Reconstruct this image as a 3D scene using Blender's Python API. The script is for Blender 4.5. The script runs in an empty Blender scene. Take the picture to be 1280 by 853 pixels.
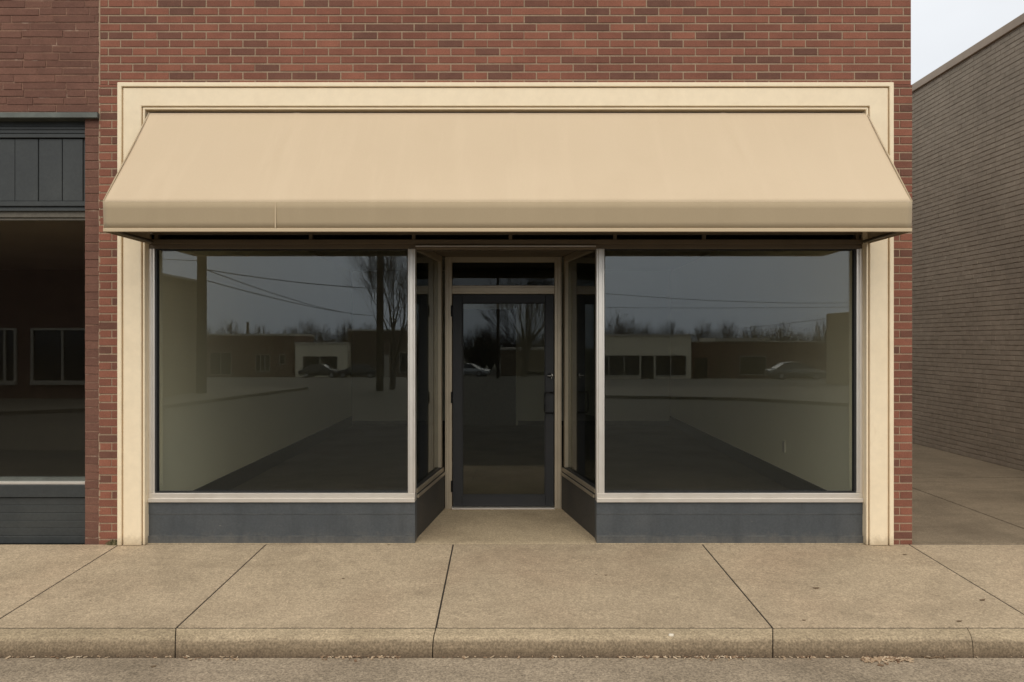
import bpy, math, random
from mathutils import Vector, Matrix
rnd = random.Random(7)
C = bpy.context.scene.collection
S = bpy.context.scene
R = math.radians
# ------------------------------------------------------------------ camera geometry (metres)
F, CX, CY, CAMY, CAMZ = 987.0, 640.0, 426.5, -6.5, 1.67
def X(px, Y=0.0): return (px - CX) * (Y - CAMY) / F
def Z(py, Y=0.0): return CAMZ - (py - CY) * (Y - CAMY) / F
def G(px, py, s=0.044, z0=0.0):
    dx, dz = (px - CX) / F, -(py - CY) / F
    t = (CAMZ - z0 - s * CAMY) / (s - dz)
    return Vector((dx * t, CAMY + t, CAMZ + dz * t))

# ------------------------------------------------------------------ mesh helpers
class MB:
    def __init__(s): s.v = []; s.f = []; s.m = []
    def face(s, pts, mi=0):
        b = len(s.v); s.v += [tuple(p) for p in pts]; s.f.append(tuple(range(b, b + len(pts)))); s.m.append(mi)
    def box(s, x0, x1, y0, y1, z0, z1, mi=0):
        if x0 > x1: x0, x1 = x1, x0
        if y0 > y1: y0, y1 = y1, y0
        if z0 > z1: z0, z1 = z1, z0
        b = len(s.v)
        s.v += [(x0,y0,z0),(x1,y0,z0),(x1,y1,z0),(x0,y1,z0),(x0,y0,z1),(x1,y0,z1),(x1,y1,z1),(x0,y1,z1)]
        for q in ((0,3,2,1),(4,5,6,7),(0,1,5,4),(1,2,6,5),(2,3,7,6),(3,0,4,7)):
            s.f.append(tuple(b + i for i in q)); s.m.append(mi)
        return s
    def hexa(s, p, mi=0):          # 8 points, bottom 4 ccw then top 4
        b = len(s.v); s.v += [tuple(q) for q in p]
        for q in ((0,3,2,1),(4,5,6,7),(0,1,5,4),(1,2,6,5),(2,3,7,6),(3,0,4,7)):
            s.f.append(tuple(b + i for i in q)); s.m.append(mi)
        return s
    def prism(s, poly, vec, mi=0):
        n = len(poly); b = len(s.v); vec = Vector(vec)
        s.v += [tuple(Vector(p)) for p in poly] + [tuple(Vector(p) + vec) for p in poly]
        s.f.append(tuple(b + i for i in range(n))[::-1]); s.m.append(mi)
        s.f.append(tuple(b + n + i for i in range(n))); s.m.append(mi)
        for i in range(n):
            j = (i + 1) % n
            s.f.append((b+i, b+j, b+n+j, b+n+i)); s.m.append(mi)
        return s
    def tube(s, pts, rad, n=6, mi=0, cap=True):
        pts = [Vector(p) for p in pts]
        rr = rad if isinstance(rad, (list, tuple)) else [rad] * len(pts)
        b = len(s.v); up = Vector((0, 0, 1))
        for i, p in enumerate(pts):
            d = (pts[min(i+1, len(pts)-1)] - pts[max(i-1, 0)]).normalized()
            u = d.cross(up if abs(d.z) < .95 else Vector((1, 0, 0))).normalized(); w = d.cross(u)
            for k in range(n):
                a = 2 * math.pi * k / n
                s.v.append(tuple(p + (u * math.cos(a) + w * math.sin(a)) * rr[i]))
        for i in range(len(pts) - 1):
            for k in range(n):
                k2 = (k + 1) % n
                s.f.append((b+i*n+k, b+(i+1)*n+k, b+(i+1)*n+k2, b+i*n+k2)); s.m.append(mi)
        if cap:
            s.f.append(tuple(b + k for k in range(n))); s.m.append(mi)
            e = b + (len(pts) - 1) * n
            s.f.append(tuple(e + k for k in range(n))[::-1]); s.m.append(mi)
        return s
    def build(s, name, mats, parent=None, bevel=0.0, smooth=False, solid=0.0, segs=1):
        off = Vector((0, 0, 0)); p = parent
        while p is not None: off += p.location; p = p.parent
        me = bpy.data.meshes.new(name)
        me.from_pydata([tuple(Vector(q) - off) for q in s.v], [], s.f)
        for m in (mats if isinstance(mats, (list, tuple)) else [mats]): me.materials.append(m)
        me.polygons.foreach_set('material_index', s.m)
        if smooth: me.polygons.foreach_set('use_smooth', [True] * len(s.f))
        me.update()
        o = bpy.data.objects.new(name, me); C.objects.link(o)
        if parent is not None: o.parent = parent
        if solid:
            k = o.modifiers.new('thick', 'SOLIDIFY'); k.thickness = solid; k.offset = 0
        if bevel:
            k = o.modifiers.new('edge', 'BEVEL'); k.width = bevel; k.segments = segs; k.limit_method = 'ANGLE'; k.angle_limit = R(40)
        return o

def empty(name, loc, label=None, cat=None, group=None):
    o = bpy.data.objects.new(name, None); C.objects.link(o); o.location = loc; o.empty_display_size = .2
    return tag(o, label, cat, group)
def tag(o, label=None, cat=None, group=None, kind=None):
    for k, v in (('label', label), ('category', cat), ('group', group), ('kind', kind)):
        if v: o[k] = v
    return o

# ------------------------------------------------------------------ materials
def lin(r, g, b):
    return tuple(((c/255)/12.92 if c/255 <= .04045 else ((c/255+.055)/1.055)**2.4) for c in (r, g, b)) + (1,)
class M:
    def __init__(s, name, base=(.5,.5,.5), rough=.6, metal=0.0, spec=.5):
        s.m = bpy.data.materials.new(name); s.m.use_nodes = True; s.t = s.m.node_tree; s.n = s.t.nodes
        s.b = s.n['Principled BSDF']; s.base = tuple(base[:3]) + (1,)
        s.b.inputs['Base Color'].default_value = s.base; s.b.inputs['Roughness'].default_value = rough
        s.b.inputs['Metallic'].default_value = metal; s.b.inputs['Specular IOR Level'].default_value = spec
        s.col = None; s.nrm = None; s.tc = s.n.new('ShaderNodeTexCoord').outputs['Object']
    def link(s, a, b): s.t.links.new(a, b)
    def mapped(s, scale=(1,1,1), rot=(0,0,0)):
        q = s.n.new('ShaderNodeMapping'); q.inputs['Scale'].default_value = scale; q.inputs['Rotation'].default_value = rot
        s.link(s.tc, q.inputs['Vector']); return q.outputs['Vector']
    def noise(s, scale, detail=3, rough=.55, vec=None, dist=0):
        q = s.n.new('ShaderNodeTexNoise'); q.inputs['Scale'].default_value = scale; q.inputs['Detail'].default_value = detail
        q.inputs['Roughness'].default_value = rough; q.inputs['Distortion'].default_value = dist
        s.link(vec or s.tc, q.inputs['Vector']); return q.outputs['Fac']
    def ramp(s, fac, stops, interp='LINEAR'):
        q = s.n.new('ShaderNodeValToRGB'); q.color_ramp.interpolation = interp; e = q.color_ramp.elements
        while len(e) < len(stops): e.new(.5)
        for i, (p, c) in enumerate(stops):
            e[i].position = p; e[i].color = (c, c, c, 1) if isinstance(c, (int, float)) else tuple(c[:3]) + (1,)
        s.link(fac, q.inputs['Fac']); return q.outputs['Color']
    def mix(s, fac, c2, mode='MIX'):
        q = s.n.new('ShaderNodeMix'); q.data_type = 'RGBA'; q.blend_type = mode
        if hasattr(fac, 'links') or hasattr(fac, 'is_linked'): s.link(fac, q.inputs[0])
        else: q.inputs[0].default_value = fac
        if s.col is None: q.inputs[6].default_value = s.base
        else: s.link(s.col, q.inputs[6])
        if hasattr(c2, 'is_linked'): s.link(c2, q.inputs[7])
        else: q.inputs[7].default_value = tuple(c2[:3]) + (1,)
        s.col = q.outputs[2]; return s
    def blot(s, scale, c2, lo=.45, hi=.7, amt=1.0, detail=4, vec=None, dist=0):
        return s.mix(s.ramp(s.noise(scale, detail, vec=vec, dist=dist), [(lo, 0), (hi, amt)]), c2)
    def grain(s, scale, lo=.8, hi=1.2, detail=2, vec=None):
        return s.mix(1.0, s.ramp(s.noise(scale, detail, .7, vec=vec), [(.3, lo), (.7, hi)]), 'MULTIPLY')
    def bump(s, scale, strength=.2, dist=.002, detail=3, vec=None, fac=None):
        q = s.n.new('ShaderNodeBump'); q.inputs['Strength'].default_value = strength; q.inputs['Distance'].default_value = dist
        s.link(fac if fac is not None else s.noise(scale, detail, vec=vec), q.inputs['Height'])
        if s.nrm is not None: s.link(s.nrm, q.inputs['Normal'])
        s.nrm = q.outputs['Normal']; return s
    def island(s, stops):
        g = s.n.new('ShaderNodeNewGeometry'); s.col = s.ramp(g.outputs['Random Per Island'], stops); return s
    def roughvar(s, scale, lo, hi):
        q = s.n.new('ShaderNodeMapRange'); q.inputs['To Min'].default_value = lo; q.inputs['To Max'].default_value = hi
        s.link(s.noise(scale, 4), q.inputs['Value']); s.link(q.outputs['Result'], s.b.inputs['Roughness']); return s
    def done(s):
        if s.col is not None: s.link(s.col, s.b.inputs['Base Color'])
        if s.nrm is not None: s.link(s.nrm, s.b.inputs['Normal'])
        return s.m

# sidewalk / kerb / road concretes
def concrete(name, base, dark, pink, extra=None, gr=(.70, 1.32)):
    m = M(name, base, .9, 0, .25)
    m.island([(0, tuple(c * .90 for c in base)), (.5, base), (1, tuple(c * 1.05 for c in base))])
    m.blot(1.3, dark, .46, .70, .75, 6).blot(.7, pink, .5, .7, .5, 3).blot(5, dark, .55, .8, .45, 4)
    m.blot(1.0, dark, .55, .75, .5, 5, vec=m.mapped((.5, 5, 1)), dist=.6)
    if extra: extra(m)
    m.grain(85, *gr).grain(34, .86, 1.14).grain(7, .93, 1.06)
    m.blot(26, (dark[0]*.45, dark[1]*.42, dark[2]*.4), .71, .77, .6, 2)
    return m.bump(95, .55, .005).bump(9, .25, .006).done()
CON = concrete('sidewalk_concrete', (.445,.350,.237), (.315,.245,.163), (.44,.322,.216))
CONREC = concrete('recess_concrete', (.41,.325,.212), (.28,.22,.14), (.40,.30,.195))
CONAL = concrete('alley_concrete', (.22,.172,.115), (.12,.092,.06), (.205,.158,.104))  # darker base carries the alley's shade in its colour
def kerb_dirt_shade(m):     # splash dirt and painted shade on the kerb face, ragged upper edge
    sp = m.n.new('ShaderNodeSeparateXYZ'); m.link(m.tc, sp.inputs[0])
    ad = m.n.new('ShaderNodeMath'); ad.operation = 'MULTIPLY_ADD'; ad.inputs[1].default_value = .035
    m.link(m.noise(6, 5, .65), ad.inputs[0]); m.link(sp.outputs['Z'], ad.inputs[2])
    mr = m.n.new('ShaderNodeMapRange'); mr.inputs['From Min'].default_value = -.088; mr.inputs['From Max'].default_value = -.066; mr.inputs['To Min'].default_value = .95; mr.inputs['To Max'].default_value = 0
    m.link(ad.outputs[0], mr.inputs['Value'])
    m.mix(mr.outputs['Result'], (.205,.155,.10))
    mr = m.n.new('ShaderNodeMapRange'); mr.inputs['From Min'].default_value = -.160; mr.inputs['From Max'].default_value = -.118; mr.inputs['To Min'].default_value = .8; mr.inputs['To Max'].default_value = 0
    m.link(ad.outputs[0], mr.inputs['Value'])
    m.mix(mr.outputs['Result'], (.12,.085,.055))  # foot band: dirt together with painted contact shadow
KERBD = concrete('kerb_concrete_dirt_shade', (.46,.365,.24), (.33,.26,.165), (.43,.33,.21), kerb_dirt_shade, gr=(.6, 1.3))
GUTM = concrete('gutter_concrete', (.325,.262,.188), (.21,.168,.118), (.32,.245,.175), gr=(.55, 1.4))
ROADM = concrete('road_asphalt', (.115,.105,.082), (.075,.068,.053), (.125,.108,.085), gr=(.6, 1.4))
JOINT = M('joint_dirt', (.022,.016,.010), .95).grain(60).done()
SOIL = M('far_soil', (.12,.10,.07), .95).blot(.3, (.07,.07,.035), .4, .65, 1).done()

def brickmat(name, stops, stain, gr=(.8, 1.18)):
    m = M(name, (.2,.1,.07), .88, 0, .25).island(stops)
    m.mix(1.0, m.ramp(m.noise(.9, 5, .6), [(.3, .86), (.7, 1.12)]), 'MULTIPLY')
    m.blot(18, stain, .5, .78, .5, 5).grain(120, *gr).grain(9, .88, 1.1)
    return m.bump(140, .6, .003).bump(28, .35, .004).done()
BR = brickmat('brick_red', [(0,(.138,.066,.047)),(.14,(.160,.071,.050)),(.28,(.196,.079,.053)),(.7,(.230,.090,.059)),(1,(.275,.109,.070))], (.145,.068,.047))
MORT = M('mortar_tan', (.36,.262,.18), .95, 0, .2).blot(6, (.27,.19,.13), .42, .75, .8).grain(160, .75, 1.2).bump(200, .5, .003).done()
BN = brickmat('brick_old', [(0,(.146,.071,.051)),(.5,(.160,.078,.056)),(1,(.180,.088,.062))], (.124,.063,.045))
MORTN = M('mortar_dirty', (.25,.145,.10), .95, 0, .2).blot(7, (.17,.095,.07), .4, .65, .9).blot(11, (.40,.29,.22), .58, .75, .9).grain(120, .7, 1.25).bump(160, .6, .004).done()
BP = brickmat('brick_painted_grey', [(0,(.318,.268,.203)),(.5,(.338,.284,.216)),(1,(.358,.300,.230))], (.267,.222,.168), (.85, 1.12))
MORTP = M('mortar_painted', (.275,.229,.172), .95).grain(60, .7, 1.2).bump(120, .4, .004).done()
COPING = M('coping_metal', (.36,.275,.19), .5).blot(3, (.26,.19,.13), .4, .7, .6).done()

def splash(m, lo, hi, col, amt):      # dried splash dirt above the pavement, ragged edge
    sp = m.n.new('ShaderNodeSeparateXYZ'); m.link(m.tc, sp.inputs[0])
    ad = m.n.new('ShaderNodeMath'); ad.operation = 'MULTIPLY_ADD'; ad.inputs[1].default_value = -.16
    m.link(m.noise(22, 6, .7), ad.inputs[0]); m.link(sp.outputs['Z'], ad.inputs[2])
    mr = m.n.new('ShaderNodeMapRange'); mr.inputs['From Min'].default_value = lo - .09; mr.inputs['From Max'].default_value = hi - .09; mr.inputs['To Min'].default_value = amt; mr.inputs['To Max'].default_value = 0
    m.link(ad.outputs[0], mr.inputs['Value']); m.mix(mr.outputs['Result'], col)
def paint(name, base, wear, rough=.5, sc=1.0):
    m = M(name, base, rough, 0, .4).blot(2.2*sc, wear, .5, .8, .45, 5).grain(14, .965, 1.03)
    m.blot(9, wear, .66, .74, .55, 6, vec=m.mapped((1, 1, .35)))
    splash(m, .02, .10, (.30,.22,.13), .55)
    return m.bump(60, .12, .002).bump(5, .12, .004).done()
CREAM = paint('cream_paint', (.825,.695,.495), (.74,.60,.41), .55)
GROOVE = paint('cream_groove', (.72,.585,.42), (.60,.48,.33), .7)
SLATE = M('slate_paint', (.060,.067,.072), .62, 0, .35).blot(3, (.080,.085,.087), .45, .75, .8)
splash(SLATE, .0, .10, (.17,.15,.12), .5)
SLATE = SLATE.blot(5, (.047,.052,.056), .5, .7, .6, 5, vec=SLATE.mapped((2, 2, .5))).grain(60, .9, 1.12).blot(30, (.16,.15,.13), .72, .78, .6, 3).bump(90, .2, .002).done()
SLATELIT = M('slate_lit_edge', (.15,.15,.14), .7).blot(7, (.07,.075,.075), .42, .6, 1).grain(40, .8, 1.2).done()  # lighter colour painted in for light caught on the bulkhead ridges
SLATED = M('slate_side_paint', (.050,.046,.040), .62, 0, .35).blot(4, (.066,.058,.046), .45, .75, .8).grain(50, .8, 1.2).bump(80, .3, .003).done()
NAVY = M('dark_green_grey_paint', (.034,.038,.038), .5, 0, .4).blot(3, (.046,.050,.048), .4, .75, .8).grain(40, .88, 1.12).bump(40, .15, .002).done()
FLASH = M('flashing_metal', (.115,.125,.110), .5, .3).blot(5, (.08,.085,.075), .45, .7, .9).grain(20, .85, 1.15).bump(8, .2, .004).done()
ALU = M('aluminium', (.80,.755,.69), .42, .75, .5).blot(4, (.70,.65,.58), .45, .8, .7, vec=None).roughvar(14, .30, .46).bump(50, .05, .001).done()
BRONZE = M('painted_header', (.165,.128,.088), .55, .2).blot(3, (.13,.10,.068), .4, .75, .7).bump(40, .08, .002).done()
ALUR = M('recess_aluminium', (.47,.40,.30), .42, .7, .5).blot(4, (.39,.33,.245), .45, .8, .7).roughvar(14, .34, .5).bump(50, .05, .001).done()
REFLR = M('reflection_rail_brown', (.115,.10,.075), .6).blot(4, (.085,.073,.055), .4, .7, .7).grain(30, .85, 1.15).done()
GASKET = M('black_gasket', (.012,.012,.012), .6).grain(30).done()
DOORP = M('door_dark_paint', (.022,.023,.025), .45, .1, .4).blot(4, (.030,.030,.030), .45, .75, .8).bump(60, .06, .001).done()
STEEL = M('brushed_steel', (.6,.57,.52), .3, 1.0).grain(60, .9, 1.1).done()
BLACKM = M('black_metal', (.015,.015,.015), .35, .6).grain(40).done()
def fabricmat(name, base, c2, soil):
    m = M(name, base, .92, 0, .15)
    m.blot(.55, c2, .4, .68, .55, 4).blot(1.6, soil, .55, .85, .4, 6)
    m.blot(2.0, c2, .52, .7, .4, 3, vec=m.mapped((3.5, .5, .4)))
    m.grain(420, .93, 1.07)
    m.b.inputs['Sheen Weight'].default_value = .15
    return m.bump(700, .25, .0012).bump(2.0, .22, .02, 2).done()
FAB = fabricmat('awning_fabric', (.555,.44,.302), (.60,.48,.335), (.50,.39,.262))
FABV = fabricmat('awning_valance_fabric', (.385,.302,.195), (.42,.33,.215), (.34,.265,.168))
FABH = fabricmat('awning_hem_fabric', (.53,.42,.28), (.56,.45,.30), (.46,.36,.23))
PIPE = M('galvanised_pipe', (.16,.135,.10), .5, .7).grain(25).done()

def glassmat(name, tint, f0=.055, rough=.0):
    m = bpy.data.materials.new(name); m.use_nodes = True; t = m.node_tree; n = t.nodes
    n.remove(n['Principled BSDF']); out = n['Material Output']
    g = n.new('ShaderNodeNewGeometry'); d = n.new('ShaderNodeVectorMath'); d.operation = 'DOT_PRODUCT'
    t.links.new(g.outputs['Normal'], d.inputs[0]); t.links.new(g.outputs['Incoming'], d.inputs[1])
    def mth(op, a, b=None):
        q = n.new('ShaderNodeMath'); q.operation = op
        for i, v in enumerate((a, b)):
            if v is None: continue
            if isinstance(v, (int, float)): q.inputs[i].default_value = v
            else: t.links.new(v, q.inputs[i])
        return q.outputs[0]
    c = mth('ABSOLUTE', d.outputs['Value']); p = mth('POWER', mth('SUBTRACT', 1.0, c), 5.0)
    fr = mth('ADD', mth('MULTIPLY', p, 1 - f0), f0)
    tr = n.new('ShaderNodeBsdfTransparent'); tr.inputs['Color'].default_value = tuple(tint) + (1,)
    gl = n.new('ShaderNodeBsdfGlossy'); gl.inputs['Roughness'].default_value = rough; gl.inputs['Color'].default_value = (.92,.97,1,1)
    tcd = n.new('ShaderNodeTexCoord'); nz = n.new('ShaderNodeTexNoise'); nz.inputs['Scale'].default_value = .9; nz.inputs['Detail'].default_value = 1
    bp = n.new('ShaderNodeBump'); bp.inputs['Strength'].default_value = .004; bp.inputs['Distance'].default_value = .02
    t.links.new(tcd.outputs['Object'], nz.inputs['Vector']); t.links.new(nz.outputs['Fac'], bp.inputs['Height']); t.links.new(bp.outputs['Normal'], gl.inputs['Normal'])
    mx = n.new('ShaderNodeMixShader'); t.links.new(fr, mx.inputs[0]); t.links.new(tr.outputs[0], mx.inputs[1]); t.links.new(gl.outputs[0], mx.inputs[2])
    t.links.new(mx.outputs[0], out.inputs['Surface']); return m
GLASS = glassmat('window_glass', (.995,.995,.95), .058)
GLASSDR = glassmat('door_glass', (.96,.965,.91), .034)
GLASSN = glassmat('grey_window_glass', (.88,.86,.80), .05)
GLASSD = glassmat('dark_window_glass', (.45,.45,.40), .022)
CARGLASS = M('car_glass', (.02,.022,.025), .05, 0, .6).done()

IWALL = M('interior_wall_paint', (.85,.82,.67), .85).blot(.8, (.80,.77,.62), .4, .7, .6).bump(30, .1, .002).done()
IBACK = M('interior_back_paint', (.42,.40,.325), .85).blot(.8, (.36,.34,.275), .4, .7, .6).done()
IFLOOR = M('interior_floor', (.095,.08,.06), .8, 0, .2).blot(1.2, (.045,.038,.029), .4, .7, .7).grain(60, .8, 1.2).done()
IBASE = M('interior_baseboard', (.035,.03,.024), .6).grain(20).done()
ICEIL = M('interior_ceiling', (.62,.58,.50), .9).blot(1, (.56,.52,.45), .4, .7, .6).done()
NCEIL = M('dim_ceiling', (.37,.35,.305), .9).blot(1, (.31,.29,.25), .4, .7, .6).done()
NROOM = M('dark_room_paint', (.10,.085,.065), .9).blot(1, (.07,.06,.05), .4, .7, .6).done()

# ------------------------------------------------------------------ brickwork
def bricks(mb, O, u, n, rects, course, L, joint, z0, relief=.007, jit=.0012, stagger=.5, hj=0.0, inset=.0025, irregular=0.0, backdepth=.22, mortar_rects=None, vj=None):
    O, u, n = Vector(O), Vector(u), Vector(n)
    vj = joint if vj is None else vj
    def P(a, z, d): return O + u * a + Vector((0, 0, z)) + n * d
    for (a0, a1, za, zb) in rects:
        pa, pb = P(a0, za, -relief), P(a1, zb, -relief - backdepth)
        q = [P(a0,za,-relief-backdepth),P(a1,za,-relief-backdepth),P(a1,za,-relief),P(a0,za,-relief)]
        mb.hexa(q + [Vector((p.x, p.y, zb)) for p in q], 1)
        k0, k1 = int(math.floor((za - z0) / course)), int(math.ceil((zb - z0) / course))
        for k in range(k0, k1):
            lo, hi = z0 + k * course + joint / 2, z0 + (k + 1) * course - joint / 2
            lo, hi = max(lo, za), min(hi, zb)
            if hi - lo < .012: continue
            w = a1 - a0
            cuts = []
            if w < .26:
                cuts = [a0, a1] if k % 2 else [a0, a0 + w * (.55 if O.x < 0 else .46), a1]
                if irregular: cuts = [a0, a1]
            else:
                a = math.floor(a0 / L) * L + (L * stagger if k % 2 else 0) - L
                cuts = [a0]
                while a < a1:
                    a += L * (1 + rnd.uniform(-.25, .9)) if irregular else L
                    if not irregular and rnd.random() < .05: continue
                    if a0 + .035 < a < a1 - .035 and a - cuts[-1] > .05: cuts.append(a)
                cuts.append(a1)
            for i in range(len(cuts) - 1):
                c0 = cuts[i] + (vj / 2 if i else 0); c1 = cuts[i+1] - (vj / 2 if i < len(cuts) - 2 else 0)
                # some head joints are nearly closed, as in the photograph
                if i and rnd.random() < .22: c0 -= vj * .5
                d = rnd.uniform(-jit, jit); h0 = lo + rnd.uniform(-hj, hj); h1 = hi + rnd.uniform(-hj, hj)
                tl = rnd.uniform(-hj, hj) * .8
                b = len(mb.v)
                for (aa, zz, dd) in ((c0,h0,-relief-.002),(c1,h0+tl,-relief-.002),(c1,h1+tl,-relief-.002),(c0,h1,-relief-.002),
                                     (c0+inset,h0+inset,d),(c1-inset,h0+inset+tl,d),(c1-inset,h1-inset+tl,d),(c0+inset,h1-inset,d)):
                    mb.v.append(tuple(P(aa, zz, dd)))
                for q in ((4,5,6,7),(0,1,5,4),(1,2,6,5),(2,3,7,6),(3,0,4,7)):
                    mb.f.append(tuple(b + j for j in q)); mb.m.append(0)

COURSE = .0664
# ================================================================== THE SHOP
shop = empty('storefront_building', (0, 0, 0), 'red brick vacant shop with cream surround, two display windows and recessed glass door', 'building')
xl, xr = X(125), X(1139)          # facade ends
tl, tr_ = X(151), X(1113)         # cream surround, outer edges
ztop = Z(106)
TOPW = 5.5
mb = MB()
zc = Z(100)
bricks(mb, (0,0,0), (1,0,0), (0,-1,0), [(xl, xr, ztop, TOPW)], COURSE, .2015, .0108, zc, vj=.0085, relief=.0045)
bricks(mb, (-.01,0,0), (1,0,0), (0,-1,0), [(xl, tl + .02, -.1, ztop)], COURSE, .2, .0100, zc, vj=.0065, relief=.0045)
bricks(mb, (.01,0,0), (1,0,0), (0,-1,0), [(tr_ - .02, xr, -.1, ztop)], COURSE, .2, .0100, zc, vj=.0065, relief=.0045)
# alley flank and rear, capped by the parapet
bricks(mb, (xr - .001, .2375, 0), (0,1,0), (1,0,0), [(0, 9.2, -.1, TOPW)], COURSE, .2015, .0105, zc, vj=.008, backdepth=.12)
mb.box(xl, xr - .24, 9.2, 9.44, -.1, TOPW, 1)
mb.box(xl, xl + .02, .24, 9.2, -.1, TOPW, 1)
mb.build('brick_wall', [BR, MORT], shop)
MB().box(xl + .03, xr - .25, .24, 9.19, 4.4, 4.5).build('roof', NAVY, shop)
MB().box(xl - .02, xr + .03, -.03, .27, TOPW, TOPW + .07).build('parapet_cap', COPING, shop, .008)

# cream surround: mitred mouldings of stepped section
def surround(mb, x0, x1, zt, w, y0, y1, zb=0.0, mi=0):
    """a three sided band, outer rectangle x0..x1, zt; width w; front y0, back y1"""
    a = [(x0, zb), (x0, zt), (x1, zt), (x1, zb)]; b = [(x0+w, zb), (x0+w, zt-w), (x1-w, zt-w), (x1-w, zb)]
    mb.prism([(q[0], y0, q[1]) for q in a + b[::-1]], (0, y1 - y0, 0), mi)
mb = MB(); k = 1/151.85
surround(mb, tl, tr_, ztop, 5.2*k, -.062, -.001)             # outer bead
surround(mb, tl + 5.2*k, tr_ - 5.2*k, ztop - 5.2*k, 1.3*k, -.034, -.001, 0, 1)   # groove
surround(mb, tl + 6.5*k, tr_ - 6.5*k, ztop - 6.5*k, 22.5*k, -.050, -.001)      # flat
surround(mb, tl + 29*k, tr_ - 29*k, ztop - 29*k, 1.2*k, -.020, .05, 0, 1)
surround(mb, tl + 30.2*k, tr_ - 30.2*k, ztop - 30.2*k, 2.6*k, -.040, .10)
mb.build('window_surround', [CREAM, GROOVE], shop, .004)
# fascia behind the awning
fx0, fx1 = tl + 32.8*k, tr_ - 32.8*k
MB().box(fx0, fx1, .03, .10, Z(288), ztop - 32.8*k).build('fascia_board', BRONZE, shop)

GY = .095                                  # glass plane of the display windows
FY0, FY1 = .035, .125                       # frame front / back
zs0, zs1 = Z(627.5, FY0), Z(616.5, FY0)    # sill
zh0, zh1 = Z(311, FY0), Z(299.5, FY0)      # header
lx0, lx1 = fx0, X(519, FY0)
rx0, rx1 = X(745.5, FY0), fx1
# header beam, stepped
mb = MB()
mb.box(fx0, fx1, .020, .16, Z(305.5, .02), Z(299.5, .02)); mb.box(fx0, fx1, .035, .16, Z(311, .035), Z(305.5, .02) - .001)
mb.box(fx0, fx1, .028, .16, Z(293, .02), Z(287, .02))
mb.build('header', BRONZE, shop, .003)
# clerestory strip of dark glass above the header with mullions
cl = MB().box(fx0, fx1, .085, .093, Z(299.5, .02) + .001, Z(293, .02) - .001).build('clerestory_window', GLASSD, shop)
for px in (193, 387, 516.5, 638, 769.5, 881.5, 1074):
    MB().box(X(px - 2.2), X(px + 2.2), .03, .08, Z(299.5, .02) + .0005, Z(293, .02) - .0005).build('mullion', BRONZE, cl)
MB().box(fx0, fx1, .215, .225, zh0, 3.6).build('ceiling_closure', NROOM, shop)

def display_window(x0, x1, left):
    fr = empty('display_window', (x0, FY0, zs0)); fr.parent = shop
    jw = 7.0*k
    ax0, ax1 = (x0, x0 + jw) if left else (x1 - jw, x1)
    m = MB(); m.box(ax0, ax1, FY0, FY1, zs1 + .0005, zh0 - .0005)
    m.box((ax0 if left else ax0 + .018), (ax1 - .018 if left else ax1), FY0 - .012, FY0, zs1 + .001, zh0 - .001)
    m.build('jamb', ALU, fr, .003)
    bx0, bx1 = (x1 - 9.2*k, x1) if left else (x0, x0 + 10.2*k)
    m = MB(); m.box(bx0, bx1, FY0, FY1, zs1 + .0005, zh0 - .0005)
    m.box(bx0 + .016, bx1 - .016, FY0 - .014, FY0, zs1 + .001, zh0 - .001)
    m.build('mullion', ALU, fr, .003)
    s = MB()
    s.box(x0, x1, FY0 - .03, FY1, zs0, zs0 + .034); s.box(x0, x1, FY0 - .014, FY1, zs0 + .0345, zs1)
    s.build('sill', ALU, fr, .003)
    gx0 = ax1 if left else bx1; gx1 = bx0 if left else ax0
    g = MB(); a, b = (.014, .005) if left else (.005, .014)
    z0, z1, y0, y1 = zs1 + .0003, zh0, FY0 + .012, GY - .0005
    o = [(gx0, z0), (gx1, z0), (gx1, z1), (gx0, z1)]; i_ = [(gx0 + a, z0 + .008), (gx1 - b, z0 + .008), (gx1 - b, z1 - .008), (gx0 + a, z1 - .008)]
    for q in range(4):
        n_ = (q + 1) % 4
        g.face([(o[q][0], y0, o[q][1]), (o[n_][0], y0, o[n_][1]), (i_[n_][0], y0, i_[n_][1]), (i_[q][0], y0, i_[q][1])])
        g.face([(i_[q][0], y0, i_[q][1]), (i_[n_][0], y0, i_[n_][1]), (i_[n_][0], y1, i_[n_][1]), (i_[q][0], y1, i_[q][1])])
    g.build('gasket', GASKET, fr)
    MB().box(gx0, gx1, GY, GY + .010, zs1, zh0).build('pane', GLASS, fr)
display_window(lx0, lx1, True); display_window(rx0, rx1, False)

# recess corners
RY = 1.35
blx, brx = X(555.5, RY), X(702, RY)        # back corners
flx, frx = lx1, rx0                        # front corners
# bulkheads (front)
for (x0, x1) in ((fx0, flx), (frx, fx1)):
    m = MB(); m.box(x0, x1, .03, .16, -.02, zs0 - .001)
    m.box(x0, x1, .019, .0298, -.02, .058)
    m.box(x0, x1, .0262, .0298, zs0 - .098, zs0 - .001)
    m.box(x0 + .002, x1 - .002, .0245, .0262, zs0 - .1005, zs0 - .098, 1); m.box(x0 + .002, x1 - .002, .0185, .0290, .0582, .0605, 1)  # thin strips, their catch-light painted as a paler colour
    m.build('bulkhead', [SLATE, SLATELIT], shop, .001)
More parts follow.
